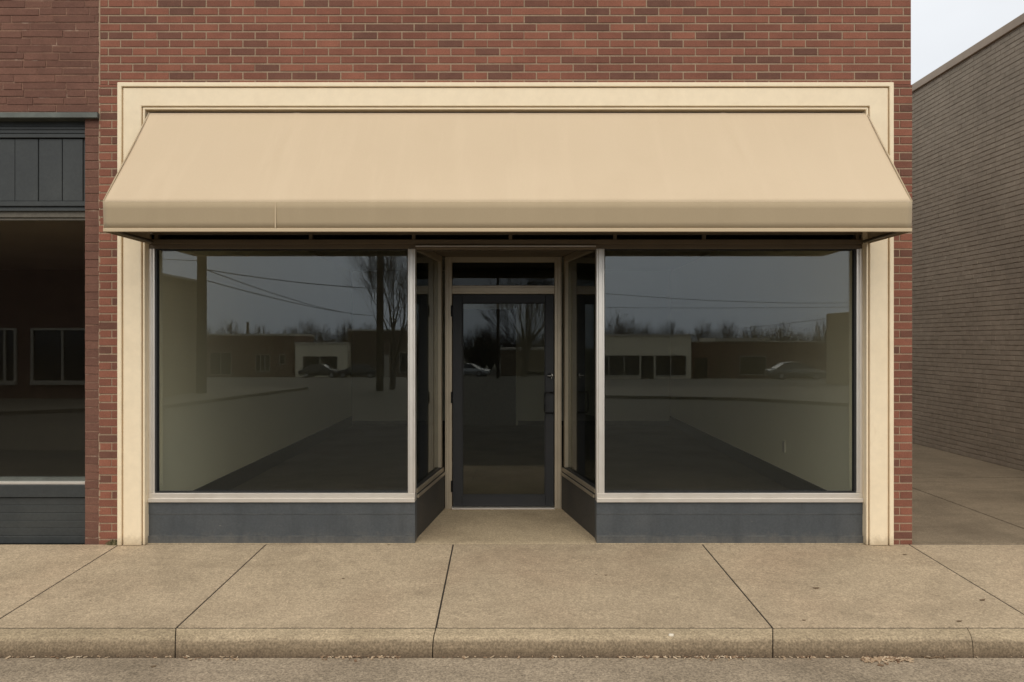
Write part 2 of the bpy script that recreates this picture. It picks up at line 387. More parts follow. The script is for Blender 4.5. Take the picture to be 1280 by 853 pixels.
# recess sides
def lerp(a, b, t): return a + (b - a) * t
zc_r = Z(321, RY)                          # recess ceiling
for (xf, xb, sgn) in ((flx, blx, 1), (frx, brx, -1)):
    A, B = Vector((xf, .2, 0)), Vector((xb, RY - .002, 0)); d = (B - A).normalized(); nrm = Vector((d.y, -d.x, 0)) * (1 if sgn > 0 else -1)
    LL = (B - A).length
    def slab(m, s0, s1, off0, off1, z0, z1, mi=0):
        p = [A + d*s0 + nrm*off0, A + d*s1 + nrm*off0, A + d*s1 + nrm*off1, A + d*s0 + nrm*off1]
        m.hexa([Vector((q.x, q.y, z0)) for q in p] + [Vector((q.x, q.y, z1)) for q in p], mi)
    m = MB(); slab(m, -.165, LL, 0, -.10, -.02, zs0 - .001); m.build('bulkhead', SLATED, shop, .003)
    m = MB()
    slab(m, 0, LL, .010, -.09, zs0, zs0 + .028); slab(m, 0, LL, .003, -.09, zs0 + .0285, zs0 + .036, 1); slab(m, 0, LL, -.002, -.09, zs0 + .0365, zs1 + .002); slab(m, 0, LL, -.012, -.09, zs1 + .0023, zs1 + .012, 1)
    sl_ = m
    m = MB()
    slab(m, LL - .085, LL - .045, -.012, -.09, zs1 + .0125, zc_r - .002); slab(m, LL - .045, LL, -.020, -.09, zs1 + .0125, zc_r - .002)
    slab(m, .0, .03, -.016, -.09, zs1 + .0125, zc_r - .002)
    slab(m, .03, LL - .085, -.016, -.09, zc_r - .06, zc_r - .002)
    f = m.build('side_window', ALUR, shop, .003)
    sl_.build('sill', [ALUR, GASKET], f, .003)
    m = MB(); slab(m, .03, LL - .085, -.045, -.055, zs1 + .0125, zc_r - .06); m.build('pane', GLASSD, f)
# recess ceiling and floor
MB().prism([(flx + .001, .162, zc_r), (frx - .001, .162, zc_r), (brx + .05, RY + .04, zc_r), (blx - .05, RY + .04, zc_r)], (0, 0, .05)).build('recess_ceiling', BRONZE, shop)
MB().box(flx, frx, .024, .1618, Z(308.5, .03), Z(305.7, .02)).build('lintel', BRONZE, shop, .003)
MB().box(flx + .005, frx - .005, .012, .0235, Z(308.8, .02), Z(307.4, .02)).build('drip_edge', ALU, shop)
MB().box(xl + .01, xr - .01, .004, .05, -.12, .0012).build('base_strip', CONREC, shop, .003)
MB().prism([(flx - .1, .0515, -.12), (frx + .1, .0515, -.12), (brx + .2, RY + .1, -.12), (blx - .2, RY + .1, -.12)], (0, 0, .122)).build('entrance_floor', CONREC, shop, .004)

# door frame at the back of the recess
def dX(px): return X(px, RY)
def dZ(py): return Z(py, RY)
m = MB()
jl0, jl1, jr0, jr1 = dX(556.2), dX(565), dX(693.2), dX(702)
for a, b in ((jl0, jl1), (jr0, jr1)):
    m.box(a, b, RY, RY + .11, .0, zc_r - .001)
    m.box(a + .012, b - .03, RY - .008, RY - .0003, .001, zc_r - .002) if a < 0 else m.box(a + .03, b - .012, RY - .008, RY - .0003, .001, zc_r - .002)
m.box(jl1, jr0, RY, RY + .11, dZ(328), zc_r - .001); m.box(jl1, jr0, RY, RY + .11, dZ(367.5), dZ(357))
m.box(jl1, jr0, RY - .006, RY - .0003, dZ(365), dZ(359.5))
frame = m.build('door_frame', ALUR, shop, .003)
MB().box(jl1, jr0, RY + .045, RY + .055, dZ(357), dZ(328)).build('transom_pane', GLASSD, frame)
MB().box(jl1 - .001, jr0 + .001, RY - .045, RY + .1, .0025, .020).build('threshold', ALU, frame, .004)
# door leaf
dl, dr, db, dt = jl1 + .006, jr0 - .006, .028, dZ(368.2)
gl, gr_, gb, gt = dX(577.5), dX(682), dZ(620), dZ(378.5)
m = MB()
m.box(dl, gl, RY + .012, RY + .057, db, dt); m.box(gr_, dr, RY + .012, RY + .057, db, dt)
m.box(gl, gr_, RY + .012, RY + .057, db, gb); m.box(gl, gr_, RY + .012, RY + .057, gt, dt)
door = m.build('door', DOORP, shop, .003)
m = MB(); w = .011
m.box(gl, gl + w, RY + .018, RY + .034, gb, gt); m.box(gr_ - w, gr_, RY + .018, RY + .034, gb, gt)
m.box(gl + w, gr_ - w, RY + .018, RY + .034, gb, gb + w); m.box(gl + w, gr_ - w, RY + .018, RY + .034, gt - w, gt)
m.build('glazing_bead', GASKET, door)
MB().box(gl, gr_, RY + .0345, RY + .0425, gb, gt).build('pane', GLASSDR, door)
hx, hz0, hz1 = dX(680.6), dZ(516), dZ(490.5)
m = MB()
m.tube([(dX(691), RY + .012, hz1), (dX(691), RY - .03, hz1), (hx + .01, RY - .05, hz1), (hx, RY - .052, hz1 - .012), (hx, RY - .052, hz0 + .012), (hx + .01, RY - .05, hz0), (dX(691), RY - .03, hz0), (dX(691), RY + .012, hz0)], .0065, 8)
m.build('handle', BLACKM, door, smooth=True)
cxl, czl = dX(687), dZ(470)
MB().tube([(cxl, RY + .012, czl), (cxl, RY - .004, czl)], [.026, .023], 16).build('lock_plate', BLACKM, door, .002)
m = MB()
m.tube([(cxl - .024, RY - .010, czl + .001), (cxl + .022, RY - .013, czl + .001)], .0045, 8)
m.tube([(cxl + .02, RY - .012, czl + .022), (cxl + .029, RY - .016, czl + .004), (cxl + .016, RY - .012, czl - .024)], .006, 8)
m.build('lock', STEEL, door, .002)
for py in (389, 497, 608):
    m = MB(); m.tube([(dX(564.6), RY - .004, dZ(py - 7)), (dX(564.6), RY - .004, dZ(py + 7))], .009, 8); m.build('hinge', BLACKM, door)

# interior
ix0, ix1, iy1, iz = -3.16, 3.12, 9.05, 3.05
m = MB(); m.box(ix0 - .1, ix0, .25, iy1, 0, iz); m.box(ix1, ix1 + .1, .25, iy1, 0, iz)
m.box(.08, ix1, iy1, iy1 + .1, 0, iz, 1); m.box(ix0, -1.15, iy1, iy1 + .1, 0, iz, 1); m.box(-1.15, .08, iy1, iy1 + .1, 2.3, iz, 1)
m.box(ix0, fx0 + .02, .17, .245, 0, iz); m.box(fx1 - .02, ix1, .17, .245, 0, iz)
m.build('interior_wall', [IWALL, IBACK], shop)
MB().box(-1.15, .08, iy1 + .04, iy1 + .1, 0, 2.3).build('back_room_door', IBASE, shop)
MB().prism([(ix0, .163, -.02), (flx - .11, .163, -.02), (blx - .11, RY + .06, -.02), (brx + .11, RY + .06, -.02), (frx + .11, .163, -.02), (ix1, .163, -.02), (ix1, iy1 + .1, -.02), (ix0, iy1 + .1, -.02)], (0, 0, .03)).build('interior_floor', IFLOOR, shop)
MB().prism([(ix0, .212, iz), (flx - .11, .212, iz), (ix1, .212, iz), (ix1, iy1, iz), (ix0, iy1, iz)], (0, 0, .06)).build('ceiling', ICEIL, shop)
m = MB(); m.box(ix0, ix0 + .018, .26, iy1 - .02, .01, .19); m.box(ix1 - .018, ix1, .26, iy1 - .02, .01, .19)
m.box(ix0 + .02, -1.2, iy1 - .018, iy1, .01, .1); m.box(.12, ix1 - .02, iy1 - .018, iy1, .01, .1)
m.build('baseboard', IBASE, shop)
MB().box(ix1 - .014, ix1 - .0005, 2.5, 2.57, Z(566, 2.5), Z(552, 2.5)).build('wall_outlet', ICEIL, shop)

# ================================================================== AWNING
PJ = .735; AYF = -PJ
aw = empty('awning', (X(634), 0, 2.47), 'long beige fabric awning with darker valance over the shop front', 'awning')
ax0, ax1 = X(129, AYF), X(1140, AYF)
azv, azb = Z(252.5, AYF), Z(290, AYF)
at0, at1, azt = X(188), X(1082), Z(142.5)
NX, NY = 320, 24
m = MB()
ribs = [0, .125, .25, .375, .5, .625, .75, .875, 1]
for j in range(NY + 1):
    for i in range(NX + 1):
        u, v = i / NX, j / NY
        x = lerp(lerp(at0, at1, u), lerp(ax0, ax1, u), v); y = lerp(-.018, AYF, v); z = lerp(azt, azv, v)
        w = (u * 8) % 1
        sag = .016 * math.sin(math.pi * w) ** 1.0 * math.sin(math.pi * v) + .010 * math.sin(math.pi * v)
        wr = .0022 * math.sin(u * 61 + v * 3.1) * math.sin(math.pi * v) + .002 * math.sin(u * 23 - v * 5)* math.sin(math.pi * v)
        for (uu, du, a) in ((.205, -.03, .011), (.80, .03, .010), (.505, .0, .009)):
            wr += a * math.exp(-((u - uu - du * v) / .004) ** 2) * max(0, 1 - abs(v - .35) / .45)
        nrm = Vector((0, -(azt - azv), PJ)).normalized()
        m.v.append((x, y - nrm.y * -1 * 0 + nrm.y * (wr - sag), z + nrm.z * (wr - sag)))
for j in range(NY):
    for i in range(NX):
        b = j * (NX + 1) + i; m.f.append((b, b + NX + 1, b + NX + 2, b + 1)); m.m.append(0)
m.build('canopy', FAB, aw, smooth=True, solid=.004)
m = MB(); NV = 120
for j in range(5):
    for i in range(NV + 1):
        u, v = i / NV, j / 4
        m.v.append((lerp(ax0, ax1, u), AYF - .003 + (.010 * v + .0025 * math.sin(u * 37) * v + .0015 * math.sin(u * 90 + 1) * v), lerp(azv - .002, azb + .026, v)))
for j in range(4):
    for i in range(NV):
        b = j * (NV + 1) + i; m.f.append((b, b + NV + 1, b + NV + 2, b + 1)); m.m.append(0)
can = [o for o in aw.children if o.name.startswith('canopy')][0]
for t_, a_ in ((at0, ax0), (at1, ax1)):
    MB().tube([(t_, -.022, azt + .001), (a_, AYF - .001, azv + .001)], .005, 8).build('edge_piping', FABH, can, smooth=True)
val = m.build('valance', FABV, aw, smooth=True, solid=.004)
MB().tube([(ax0, AYF - .001, azv - .001), (ax1, AYF - .001, azv - .001)], .0035, 8).build('piping', FABH, val, smooth=True)
MB().box(ax0, ax1, AYF - .006, AYF + .016, azb, azb + .0265).build('hem', FABH, val, .003)
sx = X(344.5, AYF); MB().box(sx - .004, sx + .004, AYF - .0075, AYF - .001, azb + .028, azv - .008).build('seam', FABH, val)
for s, a, t in ((-1, ax0, at0), (1, ax1, at1)):
    o = Vector((0, 0, 0)); e = .0035 * s
    m = MB(); m.prism([(t, -.012, azt - .004), (a, AYF + .004, azv - .004), (a, AYF + .004, azb), (a, -.004, azb), (a, -.004, azv)], (-e * 1.2, 0, 0))
    m.build('end_panel', FABV, aw)
m = MB()
for xx in (ax0 + .03, ax1 - .03):
    m.tube([(xx, AYF + .03, azb + .02), (xx, -.02, azb + .02)], .013, 8)
m.tube([(ax0 + .03, AYF + .03, azb + .02), (ax1 - .03, AYF + .03, azb + .02)], .013, 8)
m.tube([(ax0 + .03, AYF + .03, azv - .03), (ax1 - .03, AYF + .03, azv - .03)], .013, 8)
for i in range(9):
    u = i / 8; xt, xb = lerp(at0 + .03, at1 - .03, u), lerp(ax0 + .03, ax1 - .03, u)
    m.tube([(xt, -.03, azt - .05), (xb, AYF + .04, azv - .045)], .011, 6)
    m.tube([(xb, AYF + .03, azb + .02), (xb, AYF + .03, azv - .03)], .011, 6)
m.build('frame', PIPE, aw, smooth=True)

# ================================================================== NEIGHBOUR, LEFT
nb = empty('neighbour_building', (-4.6, 0, 0), 'darker old brick building at left edge with dark green grey shopfront', 'building')
nx0, nxp = -9.2, X(105); NYF = .012
m = MB()
zl = Z(147)
bricks(m, (0, NYF, 0), (1,0,0), (0,-1,0), [(nx0, xl - .004, zl, 7.0)], .0615, .2, .007, Z(140), relief=.0045, jit=.0022, hj=.0035, irregular=1, vj=.006)
bricks(m, (0, NYF, 0), (1,0,0), (0,-1,0), [(nxp, xl - .004, -.1, zl)], .0675, .2, .006, Z(140), relief=.005, jit=.003, hj=.004, irregular=1, vj=.006)
bricks(m, (0, NYF, 0), (1,0,0), (0,-1,0), [(nx0, nx0 + .4, -.1, zl)], .0675, .2, .006, Z(140), relief=.005, jit=.003, hj=.004, irregular=1, vj=.006)
m.box(nx0, xl - .03, 7.0, 7.2, -.1, 7.0, 1); m.box(nx0, nx0 + .2, .25, 7.0, -.1, 7.0, 1); m.box(nxp + .2, xl - .02, .25, 7.0, -.1, 7.0, 1)
m.build('brick_wall', [BN, MORTN], nb)
# ragged mortar line between the two buildings
m = MB(); z = -.02
while z < 5.5:
    h = rnd.uniform(.05, .075); w0, w1 = rnd.uniform(.003, .010), rnd.uniform(.003, .010)
    m.hexa([(xl - .004 - w0, .0, z), (xl + .002, .0, z), (xl + .002, .02, z), (xl - .004 - w0, .02, z),
            (xl - .004 - w1, .001, z + h), (xl + .002, .001, z + h), (xl + .002, .02, z + h), (xl - .004 - w1, .02, z + h)]); z += h
m.build('mortar_joint', MORT, nb)
MB().box(nx0, xl - .004, -.035, .2, Z(147.6, -.03), Z(140.5, -.03)).build('flashing_ledge', FLASH, nb, .004)
PY = .07                                    # shopfront fascia plane
def nX(px, Y=PY): return X(px, Y)
m = MB()
na = nx0 + .4; nbx = nxp - .002
m.box(na, nbx, PY + .01, PY + .06, Z(158, PY), Z(148, PY))
for a, b, p in ((158.5, 162.3, .0), (163.2, 167.2, -.012), (168.2, 173, -.022)):
    m.box(na, nbx, PY + p, PY + .05, Z(b, PY), Z(a, PY))
m.box(na, nbx, PY + .010, PY + .06, Z(264, PY), Z(173.3, PY))
xx = nbx; i = 0
for px in (103.5, 77.5, 47.5, 18.5, -10.5, -40, -69, -98, -127, -156, -185, -214, -243, -272, -301, -330, -359, -388, -417, -446):
    x1 = X(px, PY); x0 = X(px - (25 if px > 100 else 28.5), PY)
    if x0 < na: break
    m.box(x0, x1, PY - .002, PY + .0095, Z(251.5, PY), Z(174, PY))
m.box(na, nbx, PY - .012, PY + .0093, Z(258, PY), Z(252, PY)); m.box(na, nbx, PY - .004, PY + .0093, Z(264, PY), Z(260.5, PY))
m.build('fascia_panel', NAVY, nb, .002)
m = MB()
m.box(nbx - .016, nbx, .06, .16, Z(606, .06), Z(265, .06))
m.box(na, nbx - .0165, .06, .16, Z(606, .06), Z(602.5, .06)); m.box(na, na + .02, .06, .16, Z(602, .06), Z(265, .06))
fr = m.build('display_window', ALU, nb, .002)
MB().box(na + .021, nbx - .017, .09, .134, Z(272, .09), Z(263, .09)).build('reflection_rail', REFLR, fr, .003)  # brown rails added in place of ceiling reflections at the window head
MB().box(na + .021, nbx - .017, .105, .134, Z(275.5, .1), Z(272.6, .09)).build('reflection_rail', REFLR, fr, .002)
MB().box(na, nbx - .0165, .10, .16, Z(602.3, .1), Z(597, .1)).build('sill', FLASH, fr)
MB().box(na + .02, nbx - .0165, .135, .145, Z(597, .1) + .001, Z(264, .1)).build('pane', GLASSN, fr)
m = MB()
m.box(na, nbx, .045, .18, Z(622, .045), Z(606.5, .06))
z1 = Z(622.5, .06)
for i in range(6):
    z0 = z1 - .064; m.box(na, nbx, .068, .18, max(z0 + .0025, -.02), z1); z1 = z0
m.box(na, nbx, .072, .18, -.02, Z(623, .06))
m.build('bulkhead', NAVY, nb, .003)
m = MB(); m.box(na, xl - .06, 5.5, 5.6, 0, 3); m.box(na, na + .05, .2, 5.5, 0, 3); m.box(nxp + .12, nxp + .16, .26, 5.5, 0, 3)
m.box(na, xl - .06, .19, 5.6, -.03, .01)
m.build('interior_room', NROOM, nb)
MB().box(na, xl - .06, .2, 5.6, 2.75, 2.85).build('ceiling', NCEIL, nb)
MB().box(nx0 + .2, xl - .2, .26, 6.98, 6.2, 6.35).build('roof', NAVY, nb)

# ================================================================== ALLEY BUILDING, RIGHT
RX = 6.56
al = empty('alley_building', (RX + 2, 6, 0), 'long grey brown painted brick building along the alley at right', 'building')
zt = Z(18, 0) if False else CAMZ + (CY - 18) * (RX * F / 640) / F
m = MB()
bricks(m, (RX, -.4, 0), (0,1,0), (-1,0,0), [(0, 17, -.1, zt - .12)], .0672, .205, .008, 0.0, relief=.0055, jit=.002, hj=.002, vj=.004, inset=.003)
bricks(m, (RX + .235, -.4, 0), (1,0,0), (0,-1,0), [(0, 6, -.1, zt - .12)], .0672, .205, .008, 0.0, relief=.0055, jit=.002, hj=.002, vj=.004, inset=.003)
m.box(RX + 6, RX + 6.235, -.17, 16.6, -.1, zt - .12, 1)
m.build('brick_wall', [BP, MORTP], al)
MB().box(RX - .035, RX + 6.3, -.44, 16.7, zt - .12, zt).build('coping', COPING, al, .006)

# ================================================================== GROUND
def tz(Y):      # road height across the street: flat, then falling away
    if Y > -24: return -.187 - .001 * (-Y - 1.9)
    if Y > -90: return -.209 - 2.5 * (-24 - Y) / 66
    return -2.70
m = MB()
ys = [400, 2, -1.75, -24, -50, -90, -160, -420]; zs = [-.22, -.22, -.24, -.24, tz(-50) - .05, -2.76, -2.76, -2.76]
for i in range(len(ys) - 1):
    m.face([(-420, ys[i+1], zs[i+1]), (420, ys[i+1], zs[i+1]), (420, ys[i], zs[i]), (-420, ys[i], zs[i])])
tag(m.build('ground', SOIL), kind='structure')
YK0 = G(640, 785).y; YK1 = YK0 - .165; ZK = .044 * YK0
m = MB(); ys = [YK1 - .03, -4, -8, -16, -24, -40, -60, -90, -120]
for i in range(len(ys) - 1):
    m.face([(-140, ys[i+1], tz(ys[i+1])), (140, ys[i+1], tz(ys[i+1])), (140, ys[i], tz(ys[i])), (-140, ys[i], tz(ys[i]))])
tag(m.build('road', ROADM), kind='structure')
m = MB(); y0, y1 = YK1 - .02, YK1 - .62
m.box(-12, 14, y1, y0, -.3, tz(-2) + .004)
tag(m.build('gutter_pan', [GUTM], None, .003), kind='structure')
# sidewalk slabs split by joints
J = [(-560,-980), (-330,-640), (-90,-330), (145,-19), (330,220), (566,545), (880,966), (1140,1308), (1420,1690), (1720,2100), (2000, 2450)]
m = MB(); gp = .0048
for a, b in zip(J[:-1], J[1:]):
    A0, A1 = G(a[0], 683), G(a[1], 785); B0, B1 = G(b[0], 683), G(b[1], 785)
    yb, yf = -.013, YK0 + .010
    def at(P, Q, y): t = (y - P.y) / (Q.y - P.y); return P.x + (Q.x - P.x) * t
    q = [(at(A0,A1,yf) + gp, yf), (at(B0,B1,yf) - gp, yf), (at(B0,B1,yb) - gp, yb), (at(A0,A1,yb) + gp, yb)]
    m.hexa([(x, y, .044*y - .1) for x, y in q] + [(x, y, .044*y) for x, y in q])
m.box(-12, 14, YK0 - .01, .02, -.2, -.13, 1)
for a, b in ((-12, 14),):
    q = [(a, YK0 - .02), (b, YK0 - .02), (b, .002), (a, .002)]
    m.hexa([(x, y, .044*y - .05) for x, y in q] + [(x, y, .044*y - .004) for x, y in q], 1)
tag(m.build('sidewalk', [CON, JOINT], None, .005, segs=2), kind='structure')
# kerb
prof = [(YK0 - .008, ZK - .001)]
prof += [(YK1 + .0655, ZK - .0055)]
for i in range(7):
    a = math.pi / 2 * i / 6; prof.append((YK1 + .065 - .072 * math.sin(a), ZK - .076 + .070 * math.cos(a)))
prof += [(YK1 - .014, -.20), (YK0 - .008, -.20)]
kj = [(-900,-930), (-640,-660), (-330,-345), (220,219), (545,541), (966,966), (1209,1216), (1690,1700), (2100,2110)]
m = MB()
def kx(px0, px1, y): t = (YK0 - y) / (YK0 - YK1); return lerp(X(px0, YK0), X(px1, YK1), t)
for a, b in zip(kj[:-1], kj[1:]):
    g0 = .002 if a[0] == 1209 else .0033; g1 = .002 if b[0] == 1209 else .0033
    n_ = len(prof); b0 = len(m.v)
    for e_, g_ in ((a, g0), (b, -g1)):
        for y, z in prof: m.v.append((kx(e_[0], e_[1], y) + g_, y, z))
    m.f += [tuple(range(b0, b0 + n_)), tuple(range(b0 + n_, b0 + 2*n_))[::-1]]; m.m += [0, 0]
    for i in range(n_):
        j = (i + 1) % n_; m.f.append((b0+i, b0+n_+i, b0+n_+j, b0+j)); m.m.append(0)
m.box(X(-900, YK0), X(2100, YK0), YK1 + .02, YK0 - .02, -.21, ZK - .03, 1)
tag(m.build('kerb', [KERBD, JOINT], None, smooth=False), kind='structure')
# alley slabs
m = MB(); ys = [.004, 3.17, 6.4, 9.6, 13, 17]; xs = [xr + .002, 4.56, RX + .1]
for i in range(len(ys) - 1):
    for j in range(2):
        m.box(xs[j] + (.008 if j else 0), xs[j+1] - .008, ys[i] + (.018 if i else .004), ys[i+1] - .018, -.1, 0.0)
m.box(xr, RX + .1, -.004, 17, -.14, -.005, 1)
tag(m.build('alley_pavement', [CONAL, JOINT], None, .004), kind='structure')
m = MB()
m.box(nx0 - 4, nx0, 0.0, 12, -.2, 0)
m.box(RX - .2, 14, -.39, .0, -.2, -.012)
tag(m.build('pavement', CONAL), kind='structure')

# small things lying about -------------------------------------------------------
LEAF = M('dry_leaf', (.13,.085,.045), .8).grain(90, .7, 1.3).done()
LEAFL = M('pale_litter', (.42,.31,.19), .85).island([(0,(.16,.09,.05)),(.4,(.30,.20,.12)),(.75,(.5,.38,.25)),(1,(.62,.50,.36))]).done()
PEB = M('pale_stone', (.75,.68,.55), .8).grain(60, .85, 1.1).bump(60, .3, .003).done()
GREEN = M('weed_green', (.085,.085,.035), .8).island([(0,(.085,.08,.035)),(.6,(.13,.12,.055)),(1,(.20,.155,.085))]).done()
def leaf(px, py, L, rot, z0=0, s=.044):
    p = G(px, py, s, z0); m = MB(); c, sn = math.cos(rot), math.sin(rot)
    def q(a, b, h): return (p.x + a*c*L - b*sn*L, p.y + a*sn*L + b*c*L, p.z + .002 + h*L)
    m.face([q(-.5,0,.12), q(-.2,-.2,.02), q(.2,-.17,.03), q(.5,0,.16), q(.2,.16,.10), q(-.2,.2,.06)])
    return m.build('fallen_leaf', LEAF, None, solid=.0015)
lv = [((429,724),.030,.2,'tiny dark dry leaf on the sidewalk slab left of the door'),
      ((745,719),.022,.0,'small dark leaf speck of a close pair on the sidewalk, the left one'),((757.5,719.5),.026,.3,'small dark leaf speck of a close pair on the sidewalk, the right one'),
      ((1131,694),.042,-.6,'dark curled leaf on the sidewalk just below the right brick pier'),((1020,736),.058,-.2,'thin dark twig like leaf on the sidewalk below the right display window'),
      ((1228,751),.060,.25,'long dark leaf on the sidewalk right of the last diagonal joint'),((1199,777.5),.045,0,'flat dark leaf near the kerb line below the alley mouth'),
      ((1005,776),.030,-.2,'small dark leaf near the kerb line right of a sidewalk joint'),((486,681.5),.030,0,'dark leaf against the foot of the left bulkhead'),
      ]
for (p, L, r, lab) in lv: tag(leaf(p[0], p[1], L * .85, r), lab, 'leaf', 'leaves on the sidewalk')
tag(leaf(192, 834, .035, .3, (tz(-2) + .004), 0), 'dark leaf lying on the road near the left end', 'leaf', 'leaves on the sidewalk')
m = MB(); p = G(1167, 824, 0, (tz(-2) + .004)); m.tube([(p.x - .07, p.y + .03, p.z + .012), (p.x - .02, p.y, p.z + .005), (p.x + .02, p.y + .008, p.z + .010), (p.x + .075, p.y - .02, p.z + .006)], [.002, .0045, .004, .0015], 6)
tag(m.build('twig', LEAF), 'short crooked twig in the gutter near the right end of the kerb', 'twig')
def pebble(c, r, lab):
    m = MB(); n1, n2 = 8, 6
    for j in range(n2 + 1):
        for i in range(n1):
            a, b = 2*math.pi*i/n1, math.pi*j/n2; w = r * (1 + .18*math.sin(3*a + 2*b))
            m.v.append((c.x + 1.3*w*math.sin(b)*math.cos(a), c.y + w*math.sin(b)*math.sin(a), c.z + r*.6 + .75*w*math.cos(b)))
    for j in range(n2):
        for i in range(n1):
            k2 = (i+1) % n1; m.f.append((j*n1+i, (j+1)*n1+i, (j+1)*n1+k2, j*n1+k2)); m.m.append(0)
    tag(m.build('pebble', PEB, None, smooth=True), lab, 'stone')
pebble(Vector((X(839, YK1 + .05), YK1 + .055, ZK - .012)), .013, 'white pebble on the kerb edge below the right display window')
p = G(512, 819, 0, (tz(-2) + .004)); pebble(Vector((p.x, p.y, p.z)), .013, 'pale flat stone chip in the gutter left of the middle kerb joint')
m = MB()
for (p0, p1, n, sp) in ((400, 500, 90, 2.2), (780, 930, 120, 2.0), (1078, 1140, 110, 3.2), (550, 780, 60, 1.6), (995, 1020, 25, 2), (225, 300, 40, 3), (930, 1280, 70, 1.6), (0, 220, 50, 1.5)):
    for i in range(n):
        px = rnd.uniform(p0, p1); py = 820.5 + abs(rnd.gauss(0, sp)) + (2.5 if p0 == 1078 else 0)
        q = G(px, py, 0, (tz(-2) + .004)); a = rnd.uniform(0, 6.28); L = rnd.uniform(.004, .013) * (1.4 if p0 == 1078 else 1); w = L * rnd.uniform(.25, .6)
        c, sn = math.cos(a), math.sin(a); t = rnd.uniform(0, .008)
        P = [(q.x + u*c - v*sn, q.y + u*sn + v*c, q.z + .002 + t*(u > 0)) for u, v in ((-L,-w),(L,-w),(L,w),(-L,w))]
        m.hexa(P + [(x, y, z + .003) for x, y, z in P])
tag(m.build('gutter_litter', LEAFL), 'dry leaf crumbs and grit along the gutter', 'litter', kind='stuff')
m = MB()
for i in range(60):
    x = X(143) + rnd.gauss(0, .035); y = -.012 - rnd.random() * .03; h = rnd.uniform(.015, .06) * math.exp(-((x - X(144)) / .06) ** 2); a = rnd.uniform(-.6, .6)
    m.face([(x - .004, y, -.003), (x + .004, y - .001, -.003), (x + .005 + a*h*.5, y - .006, h*.6), (x + a*h, y - .012, h), (x - .004 + a*h*.5, y - .004, h*.6)])
tag(m.build('weed_tuft', GREEN, None, solid=.001), 'small green weed growing at the foot of the left brick pier', 'weed')

# ================================================================== ACROSS THE STREET (seen mirrored in the glass)
D0 = 6.5 + 2 * GY
def refl(px, py, d):          # mirrored pixel and apparent distance -> world point
    return Vector(((px - CX) * d / F, D0 - d, CAMZ - (py - CY) * d / F))
BRF = M('far_red_brick', (.125,.066,.048), .9).grain(3, .8, 1.2).done()
BRF2 = M('far_brown_brick', (.11,.075,.052), .9).grain(3, .8, 1.2).done()
TANW = M('far_tan_wall', (.30,.245,.155), .9).grain(2, .85, 1.15).done()
CREAMW = M('far_cream_wall', (.78,.71,.54), .9).grain(2, .9, 1.1).done()
BROWNW = M('far_brown_wall', (.19,.145,.095), .9).grain(3, .8, 1.2).done()
WHITEF = M('far_white_trim', (.40,.37,.31), .7).done()
FGLASS = M('far_window_glass', (.012,.013,.015), .1).done()
FARC = M('far_concrete', (.165,.145,.108), .9).blot(1, (.12,.105,.078), .4, .7, .8).grain(6, .85, 1.15).done()
ROOFT = M('far_roof_trim', (.5,.46,.39), .8).done()
def far_building(name, lab, px0, px1, pyt, d, wall, depth=9, zb=None, wins=(), trim=None, door=(), dd=None, tilt=0):
    f = refl if dd is None else dd
    a, b = f(px0, pyt, d), f(px1, pyt, d); zb = tz(a.y) - .05 if zb is None else zb
    e = empty(name, ((a.x + b.x) / 2, a.y, zb), lab, 'building')
    MB().box(a.x, b.x, a.y - depth, a.y, zb, a.z).build('wall', wall, e)
    if trim is not None: MB().box(a.x - .08, b.x + .08, a.y - depth - .05, a.y + .12, a.z, a.z + trim).build('roof_edge', ROOFT, e)
    for (w0, w1, t, bt, nm) in wins:
        p, q = f(w0, t, d), f(w1, bt, d)
        fr = MB(); fw = .07
        fr.box(p.x - fw, p.x, a.y + .002, a.y + .08, q.z, p.z); fr.box(q.x, q.x + fw, a.y + .002, a.y + .08, q.z, p.z)
        fr.box(p.x - fw, q.x + fw, a.y + .002, a.y + .08, p.z, p.z + fw); fr.box(p.x - fw, q.x + fw, a.y + .002, a.y + .1, q.z - fw*1.3, q.z)
        for i in range(1, nm): xm = lerp(p.x, q.x, i / nm); fr.box(xm - .045, xm + .045, a.y + .004, a.y + .07, q.z + .001, p.z - .001)
        w = fr.build('window', WHITEF, e)
        MB().box(p.x, q.x, a.y + .001, a.y + .003, q.z, p.z).build('pane', FGLASS, w)
    for (w0, w1, t, bt, mt) in door:
        p, q = f(w0, t, d), f(w1, bt, d)
        MB().box(p.x, q.x, a.y + .002, a.y + .07, max(q.z, zb), p.z).build('door', mt, e)
    return e, a, b
# near left: brick shop reflected in the neighbour's window, lower tan annexe in our left window
zb0 = -.19
e = empty('brick_building', (-17.4, -17.6, zb0), 'red brick building with white framed windows mirrored in the left neighbour window', 'building')
MB().box(-24, -12.4, -20, -17.6, zb0, 5.4).build('wall', BRF, e)
def zr(py, d): return CAMZ - (py - CY) * d / F
for (x0, x1) in ((-14.75, -12.75), (-17.3, -15.34), (-20.5, -18.5)):
    z0, z1 = zr(476, 24.3), zr(413, 24.3)
    fr = MB(); fw = .07
    fr.box(x0 - fw, x0, -17.598, -17.52, z0, z1); fr.box(x1, x1 + fw, -17.598, -17.52, z0, z1); fr.box(x0 - fw, x1 + fw, -17.598, -17.52, z1, z1 + fw); fr.box(x0 - fw, x1 + fw, -17.598, -17.48, z0 - .13, z0)
    for t in (.45, .85): xm = lerp(x0, x1, t); fr.box(xm - .03, xm + .03, -17.596, -17.53, z0, z1)
    w = fr.build('window', WHITEF, e); MB().box(x0, x1, -17.599, -17.59, z0, z1).build('pane', FGLASS, w)
e = empty('tan_building', (-11.7, -19.6, zb0), 'low tan brick wall mirrored at the left edge of the left display window', 'building')
